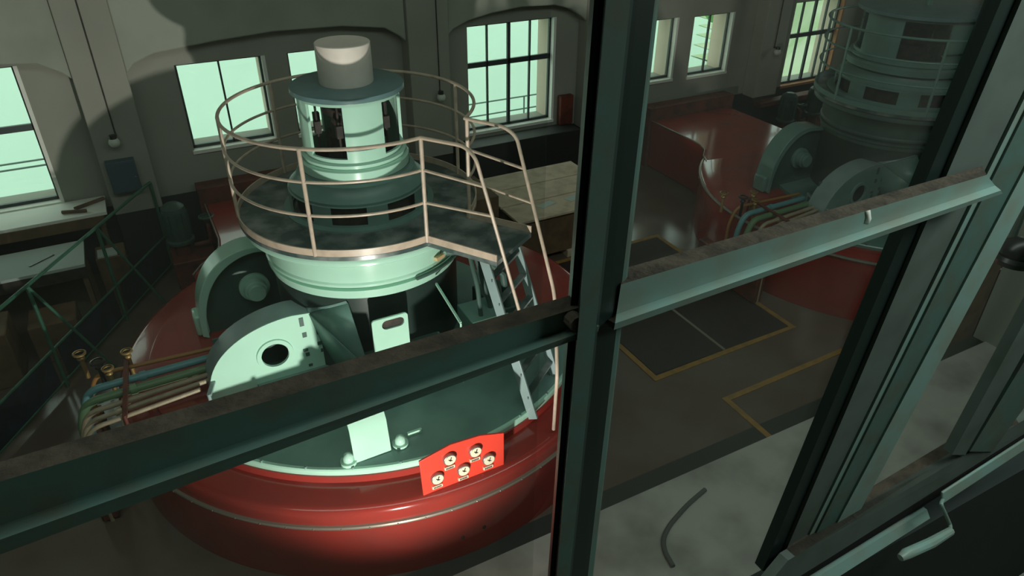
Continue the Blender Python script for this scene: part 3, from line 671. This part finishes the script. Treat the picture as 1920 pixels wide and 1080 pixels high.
# wall lamps, conduit, boxes on the pilasters
for (x, z, lb) in ((-.36, 2.17, 'opal globe wall lamp on the left pilaster above the blue box'), (4.60, 2.12, 'opal globe wall lamp on the pilaster beside the tall paned window'), (12.3, 2.02, 'opal globe wall lamp on the pilaster left of the rightmost window')):
    y = YW-.34; r = empty('wall_lamp', (x, y, z), lb, 'wall lamp', 'globe lamps on the pilasters')
    b = MB(); b.ball((x-.04, y-.15, z), .075); under(r, b.build('globe', M_globe))
    b = MB(); b.tube(bend([(x, y, z+.06), (x, y-.10, z+.07), (x-.03, y-.14, z)], .05), .018); b.lathe([(0, 0), (.05, .0), (.045, .05), (0, .05)], c=(x-.04, y-.15, z+.055), n=16); under(r, b.build('bracket', M_black))
    b = MB(); b.tube([(x, y-.012, z+.05), (x, y-.012, 6.6)], .010, 8); under(r, b.build('conduit', M_dark))
y = YW-.34
bb = empty('switch_box', (-.39, y, 1.45), 'dull blue metal switch box on the left pilaster below the globe lamp', 'switch box')
b = MB(); b.box(-.60, -.22, y-.14, y, 1.40, 1.88); under(bb, b.build('box_body', M_bluebox, bevel=.008))
b = MB(); b.box(-.58, -.24, y-.152, y-.14, 1.42, 1.86); under(bb, b.build('door', M_bluebox, bevel=.004))
b = MB(); b.ball((-.26, y-.16, 1.63), .014, n=8); under(bb, b.build('knob', M_steel))
b = MB(); b.box(7.14, 7.42, YW-.16, YW-.03, 1.12, 1.68); tag(b.build('fire_cabinet', M_redbrown, bevel=.01), 'dark red wall cabinet just right of the tall paned window', 'cabinet')
b = MB(); b.box(4.95, 7.4, YW-.5, YW-.06, 0, 1.12); tag(b.build('black_cabinet', M_dado, bevel=.01), 'long low black cabinet under the tall paned window', 'cabinet')

# ---------------------------------------------------------------- crates in front of it
cr = empty('plank_crate', (5.7, 9.5, 0), 'pale dusty plank crate standing behind the front generator near the mullion', 'crate')
for k, (y0, y1) in enumerate(((8.62, 9.20), (9.235, 9.80), (9.835, 10.40))):
    b = MB(); b.box(4.72, 6.75, y0, y1, .80, .84); under(cr, b.build('plank', M_wood, bevel=.006))
b = MB(); b.box(4.80, 6.70, 8.68, 10.36, .12, .80); under(cr, b.build('crate_body', M_woodd))
for x in (4.9, 5.7, 6.5): b = MB(); b.box(x-.06, x+.06, 8.64, 10.38, 0, .12); under(cr, b.build('skid', M_wood))
for (x, y) in ((5.15, 8.95), (5.55, 9.0), (5.9, 8.85)):
    pass
b = MB(); b.obox((5.42, 9.0, .843), (.15, .05, 0), (-.03, .06, 0), (0, 0, .002)); under(cr, b.build('paper_label', M_paper))
b = MB(); b.obox((5.95, 9.02, .843), (.14, .04, 0), (-.03, .07, 0), (0, 0, .002)); under(cr, b.build('paper_label', M_paper))
b = MB(); b.box(4.0, 4.62, 9.1, 10.0, 0, 1.12); tag(b.build('brown_crate', M_woodd, bevel=.01), 'tall brown crate left of the pale plank crate', 'crate')

# ---------------------------------------------------------------- oil pumps by the wall
def pump(x, y, label):
    r = empty('pump_set', (x, y, 0), label, 'pump', 'motor pump sets by the back wall')
    b = MB(); b.box(x-.31, x+.31, y-.3, y+.3, 0, .45); under(r, b.build('oil_tank', M_redbrown, bevel=.02))
    b = MB(); b.lathe([(.0, 1.28), (.10, 1.27), (.16, 1.22), (.17, 1.17), (.17, .72), (.20, .70), (.20, .66), (0, .66)], c=(x-.12, y, 0), n=28); under(r, b.build('motor', M_dkg))
    for k in range(12):
        p = pol(.175, k*30, 0, x-.12, y); b = MB(); t = pol(1, k*30, 0); u = pol(1, k*30+90, 0); b.obox((p.x, p.y, .95), t*.012, u*.004, (0, 0, .2)); under(r, b.build('cooling_fin', M_dkg))
    b = MB(); b.lathe([(.12, .45), (.12, .62), (.17, .64), (.17, .66)], c=(x-.12, y, 0), n=24); under(r, b.build('pump_body', M_redbrown))
    b = MB(); b.tube(bend([(x+.05, y, .55), (x+.3, y, .55), (x+.3, y, .85), (x+.3, y+.25, .85)], .08), .035); under(r, b.build('pipe', M_redbrown))
    b = MB(); b.lathe([(.09, .0), (.115, .01), (.115, .03), (.09, .04)], c=(x+.3, y, .95), n=24, closed=True); b.tube([(x+.3, y, .85), (x+.3, y, .97)], .012); b.obox((x+.3, y, .97), (.1, 0, 0), (0, .008, 0), (0, 0, .008)); under(r, b.build('handwheel', M_dkg))
pump(.22, 10.75, 'dark motor pump on red tank by the back wall, left of the front generator')
pump(12.45, 10.6, 'dark motor pump on red tank behind the farther generator, left one')
pump(13.4, 10.7, 'dark motor pump on red tank behind the farther generator, under the rightmost window')
b = MB(); b.box(12.0, 14.8, 11.05, 11.3, .85, .97); tag(b.build('pipe_beam', M_redbrown, bevel=.02), 'red-brown beam along the wall under the rightmost window', 'beam')
b = MB(); b.lathe([(0, 0), (.12, .0), (.12, .5), (.08, .56), (.03, .58), (0, .58)], c=(14.9, 10.6, 0), n=24); b.box(14.6, 15.5, 10.4, 11.0, 1.3, 1.42)
b.bm.free()
# right-hand pier
b = MB(); b.box(9.45, 12.5, -2.2, 4.15, 0, ZT); struct(b.build('wall_pier', M_wall_up))
b = MB(); b.box(8.75, 9.44, 3.2, 3.9, .03, 2.0); b.bm.free()
b = MB(); b.box(8.95, 9.44, 4.16, 4.26, .0, 4.2); tag(b.build('timber_post', M_woodd), 'brown timber post against the pale pier at the far right', 'post')

# ---------------------------------------------------------------- control-room window (near)
YN = .75
def section(pts): return [aty(px, py, y) for px, py, y in pts]
def ext(A, B, t): return [b + (b-a)*t for a, b in zip(A, B)]
nw = struct(empty('window_8', (.6, YN, 4.1)))
def member(A, B, ea, eb, name, mats, mi=None, parent=nw):
    """loft between two measured cross-sections, lengthened past both; mi: material per face strip"""
    A2, B2 = ext(B, A, ea), ext(A, B, eb); b = MB()
    a = [b.bm.verts.new(p) for p in A2]; c = [b.bm.verts.new(p) for p in B2]; n = len(a)
    for i in range(n):
        f = b.bm.faces.new((a[i], a[(i+1) % n], c[(i+1) % n], c[i])); f.material_index = mi[i] if mi else 0
    b.bm.faces.new(a[::-1]); b.bm.faces.new(c)
    o = b.build(name, mats, smooth=20)
    if parent: under(parent, o)
    return o
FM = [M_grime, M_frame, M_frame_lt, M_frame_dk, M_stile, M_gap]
# left transom: back-top, front-top, lip-top, lip-front, bottom, back-bottom
tl_a = section([(0, 866, .785), (0, 903, .75), (0, 985, .75), (0, 1012, .728), (0, 1040, .733)]); tl_a.append(tl_a[-1]+Vector((0, .05, 0)))
tl_b = section([(1088, 548, .785), (1088, 576, .75), (1108, 601, .75), (1124, 611, .728), (1122, 621, .733)]); tl_b.append(tl_b[-1]+Vector((0, .05, 0)))
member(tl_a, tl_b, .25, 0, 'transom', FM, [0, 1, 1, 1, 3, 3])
b = MB(); p = aty(1070, 596, .745); b.tube([p, p+Vector((0, -.02, 0))], .013); p2 = aty(942, 668, .745); b.tube([p2, p2+Vector((0, -.008, 0))], .0045)
o = b.build('transom_screw', M_grime); under(nw, o)
tr_a = section([(1182, 500, .79), (1182, 528, .75), (1174, 583, .75), (1172, 600, .732), (1170, 612, .735)]); tr_a.append(tr_a[-1]+Vector((0, .05, 0)))
tr_b = section([(1842, 311, .79), (1850, 328, .75), (1866, 348, .75), (1877, 357, .732), (1880, 363, .735)]); tr_b.append(tr_b[-1]+Vector((0, .05, 0)))
member(tr_a, tr_b, .02, 0, 'transom', FM, [0, 2, 2, 2, 3, 3])  # paler colour than the left transom holds the brighter light at right
b = MB(); q = [aty(x, y_, .7485) for x, y_ in ((1624, 396), (1632, 394), (1634, 410), (1630, 420), (1622, 418), (1625, 408))]; b.poly(q); b2 = b.build('paint_drip', M_sill); sm = b2.modifiers.new('s', 'SOLIDIFY'); sm.thickness = .001; under(nw, b2)
# centre mullion
ml_a = section([(1106, 0, .80), (1114, 0, .76), (1132, 0, .76), (1137, 0, .72), (1182, 0, .72), (1188, 0, .75), (1228, 0, .755), (1236, 0, .765)]); ml_a += [ml_a[-1]+Vector((0, .04, 0))]
ml_b = section([(1027, 1080, .80), (1031, 1080, .76), (1040, 1080, .76), (1044, 1080, .72), (1068, 1080, .72), (1072, 1080, .75), (1102, 1080, .755), (1112, 1080, .765)]); ml_b += [ml_b[-1]+Vector((0, .04, 0))]
member(ml_a, ml_b, .25, .45, 'centre_mullion', FM, [3, 3, 3, 1, 3, 3, 1, 3, 3])  # dark green faces, teal on the stem front and right edge
# right stile, gap and mullion (all run down to the sill)
def strip(xa, ya, xb, yb, wa, wb, y, dep, name, m_, ea=1.1, eb=.02, parent=nw):
    A = section([(xa, ya, y), (xa+wa, ya, y)]); A += [A[1]+Vector((0, dep, 0)), A[0]+Vector((0, dep, 0))]
    B = section([(xb, yb, y), (xb+wb, yb, y)]); B += [B[1]+Vector((0, dep, 0)), B[0]+Vector((0, dep, 0))]
    return member(A, B, ea, eb, name, m_, None, parent)
strip(1748, 310, 1434, 1060, 36, 28, .81, .03, 'stop_bead', M_frame_dk)
strip(1783, 310, 1462, 1060, 68, 24, .80, .04, 'sash_stile', M_stile)
strip(1850, 310, 1485, 1060, 9, 6, .803, .03, 'stile_gap', M_gap)
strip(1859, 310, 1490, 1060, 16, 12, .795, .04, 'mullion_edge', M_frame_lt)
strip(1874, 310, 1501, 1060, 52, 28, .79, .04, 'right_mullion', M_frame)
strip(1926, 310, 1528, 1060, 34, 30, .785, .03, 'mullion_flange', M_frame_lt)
# third stile at far right
strip(1868, 700, 1795, 834, 30, 26, .76, .03, 'sash_stile', M_stile, 3.5, .15)
strip(1899, 700, 1820, 834, 8, 6, .765, .02, 'stile_gap', M_gap, 3.5, .1)
strip(1907, 700, 1826, 834, 60, 44, .755, .03, 'right_mullion', M_frame, 3.5, .1)
# sill: measured left (px x~1540) and right (x~1920)
def hstrip(p0, p1, q0, q1, y0, y1, name, m_, dep=.03, ea=.8, eb=.5, parent=nw):
    A = [aty(*p0, y0), aty(*p1, y1)]; B = [aty(*q0, y0), aty(*q1, y1)]
    A += [A[1]+Vector((0, dep, -.003)), A[0]+Vector((0, dep, -.003))]; B += [B[1]+Vector((0, dep, -.003)), B[0]+Vector((0, dep, -.003))]
    return member(A, B, ea, eb, name, m_, None, parent)
hstrip((1612, 948), (1600, 978), (1810, 828), (1815, 850), .80, .765, 'lower_rail_ledge', M_grime, ea=.45)
hstrip((1600, 978), (1560, 1043), (1815, 850), (1835, 868), .765, .757, 'lower_rail', M_stile, ea=.5, eb=.6)
hstrip((1560, 1043), (1550, 1060), (1900, 830), (1905, 842), .757, .75, 'sill_gap', M_gap, ea=.6, eb=.5)
hstrip((1542, 1076), (1575, 1080), (1738, 955), (1744, 972), .74, .72, 'sill_rail', M_frame_lt, ea=.8, eb=.0)
# dark wall below the window on the room side
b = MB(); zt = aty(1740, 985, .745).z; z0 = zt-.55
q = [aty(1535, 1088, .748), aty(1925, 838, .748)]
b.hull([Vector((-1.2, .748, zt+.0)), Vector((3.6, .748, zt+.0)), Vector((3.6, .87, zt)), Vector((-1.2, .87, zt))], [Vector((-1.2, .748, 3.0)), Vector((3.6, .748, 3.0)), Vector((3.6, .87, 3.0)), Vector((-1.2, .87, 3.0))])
struct(b.build('wall_below_window', M_roomwall if 'M_roomwall' in globals() else mat('dark_room_wall', (.030, .045, .042), .7, dirt_or_sheen=(.02, .03, .028), dscale=2, damt=.6)))
# panes
b = MB(); b.box(-1.0, .50, .835, .838, zt, 6.6); pn = b.build('pane', M_glassnear); under(nw, pn)
b = MB(); b.box(.60, 1.43, .835, .838, zt, 6.6); pn = b.build('pane', M_glassnear); under(nw, pn)
b = MB(); b.box(1.45, 3.4, .84, .843, zt+.03, 6.6); pn = b.build('pane', M_glassnear); under(nw, pn)
# window stay
st = empty('window_stay', aty(1765, 940, .70), 'pale painted window stay arm with bent handle below the right pane', 'window stay')
A = [aty(1925, 826, .715), aty(1768, 928, .70)]
d = A[1]-A[0]; b = MB(); b.obox((A[0]+A[1])/2+Vector((0, 0, -.012)), d/2, (0, .004, 0), (0, .006, .018)); under(st, b.build('arm', M_frame_lt, bevel=.003))
b = MB(); b.tube(bend([aty(1768, 936, .70), aty(1764, 945, .68), aty(1782, 985, .66), aty(1782, 994, .64)], .02), .0055); under(st, b.build('link', M_stay))if 'M_stay' in globals() else under(st, b.build('link', M_frame_lt))
b = MB(); b.tube([aty(1782, 996, .64), aty(1745, 1018, .63), aty(1700, 1038, .62), aty(1688, 1046, .62)], [.012, .015, .015, .010]); under(st, b.build('handle', M_frame_lt))
# dark round fitting hanging outside the third pane
p = aty(1908, 470, 1.0); b = MB(); b.ball(p, .055, sc=(1, 1, .8)); b.lathe([(.058, 0), (.066, -.012), (.06, -.03)], c=p+Vector((0, 0, -.01)), n=24)
bl = tag(b.build('bell', M_black), 'black round bell-shaped fitting at the right edge beside the mullion', 'bell')
b = MB(); b.tube([p+Vector((0, .03, .0)), p+Vector((.0, .04, .9))], .012); b.build('hanger', M_frame, bl)

# ---------------------------------------------------------------- the work floodlight on the ledge (below the frame)
fl = empty('floodlight', (LAMP.x, LAMP.y-.12, .03), 'work floodlight on a short stand facing the front generator', 'floodlight')
b = MB(); b.tube([(LAMP.x, LAMP.y-.16, .03), (LAMP.x, LAMP.y-.16, .5)], .02); b.lathe([(0, .0), (.2, .0), (.2, .02), (0, .02)], c=(LAMP.x, LAMP.y-.16, .03), n=24); under(fl, b.build('stand', M_black))
b = MB(); n = 20
ringA = [(LAMP.x+.06*math.cos(6.283*k/n), LAMP.y-.2, LAMP.z+.06*math.sin(6.283*k/n)) for k in range(n)]; ringB = [(LAMP.x+.11*math.cos(6.283*k/n), LAMP.y-.05, LAMP.z+.11*math.sin(6.283*k/n)) for k in range(n)]
b.hull(ringA, ringB); under(fl, b.build('lamp_head', M_black))
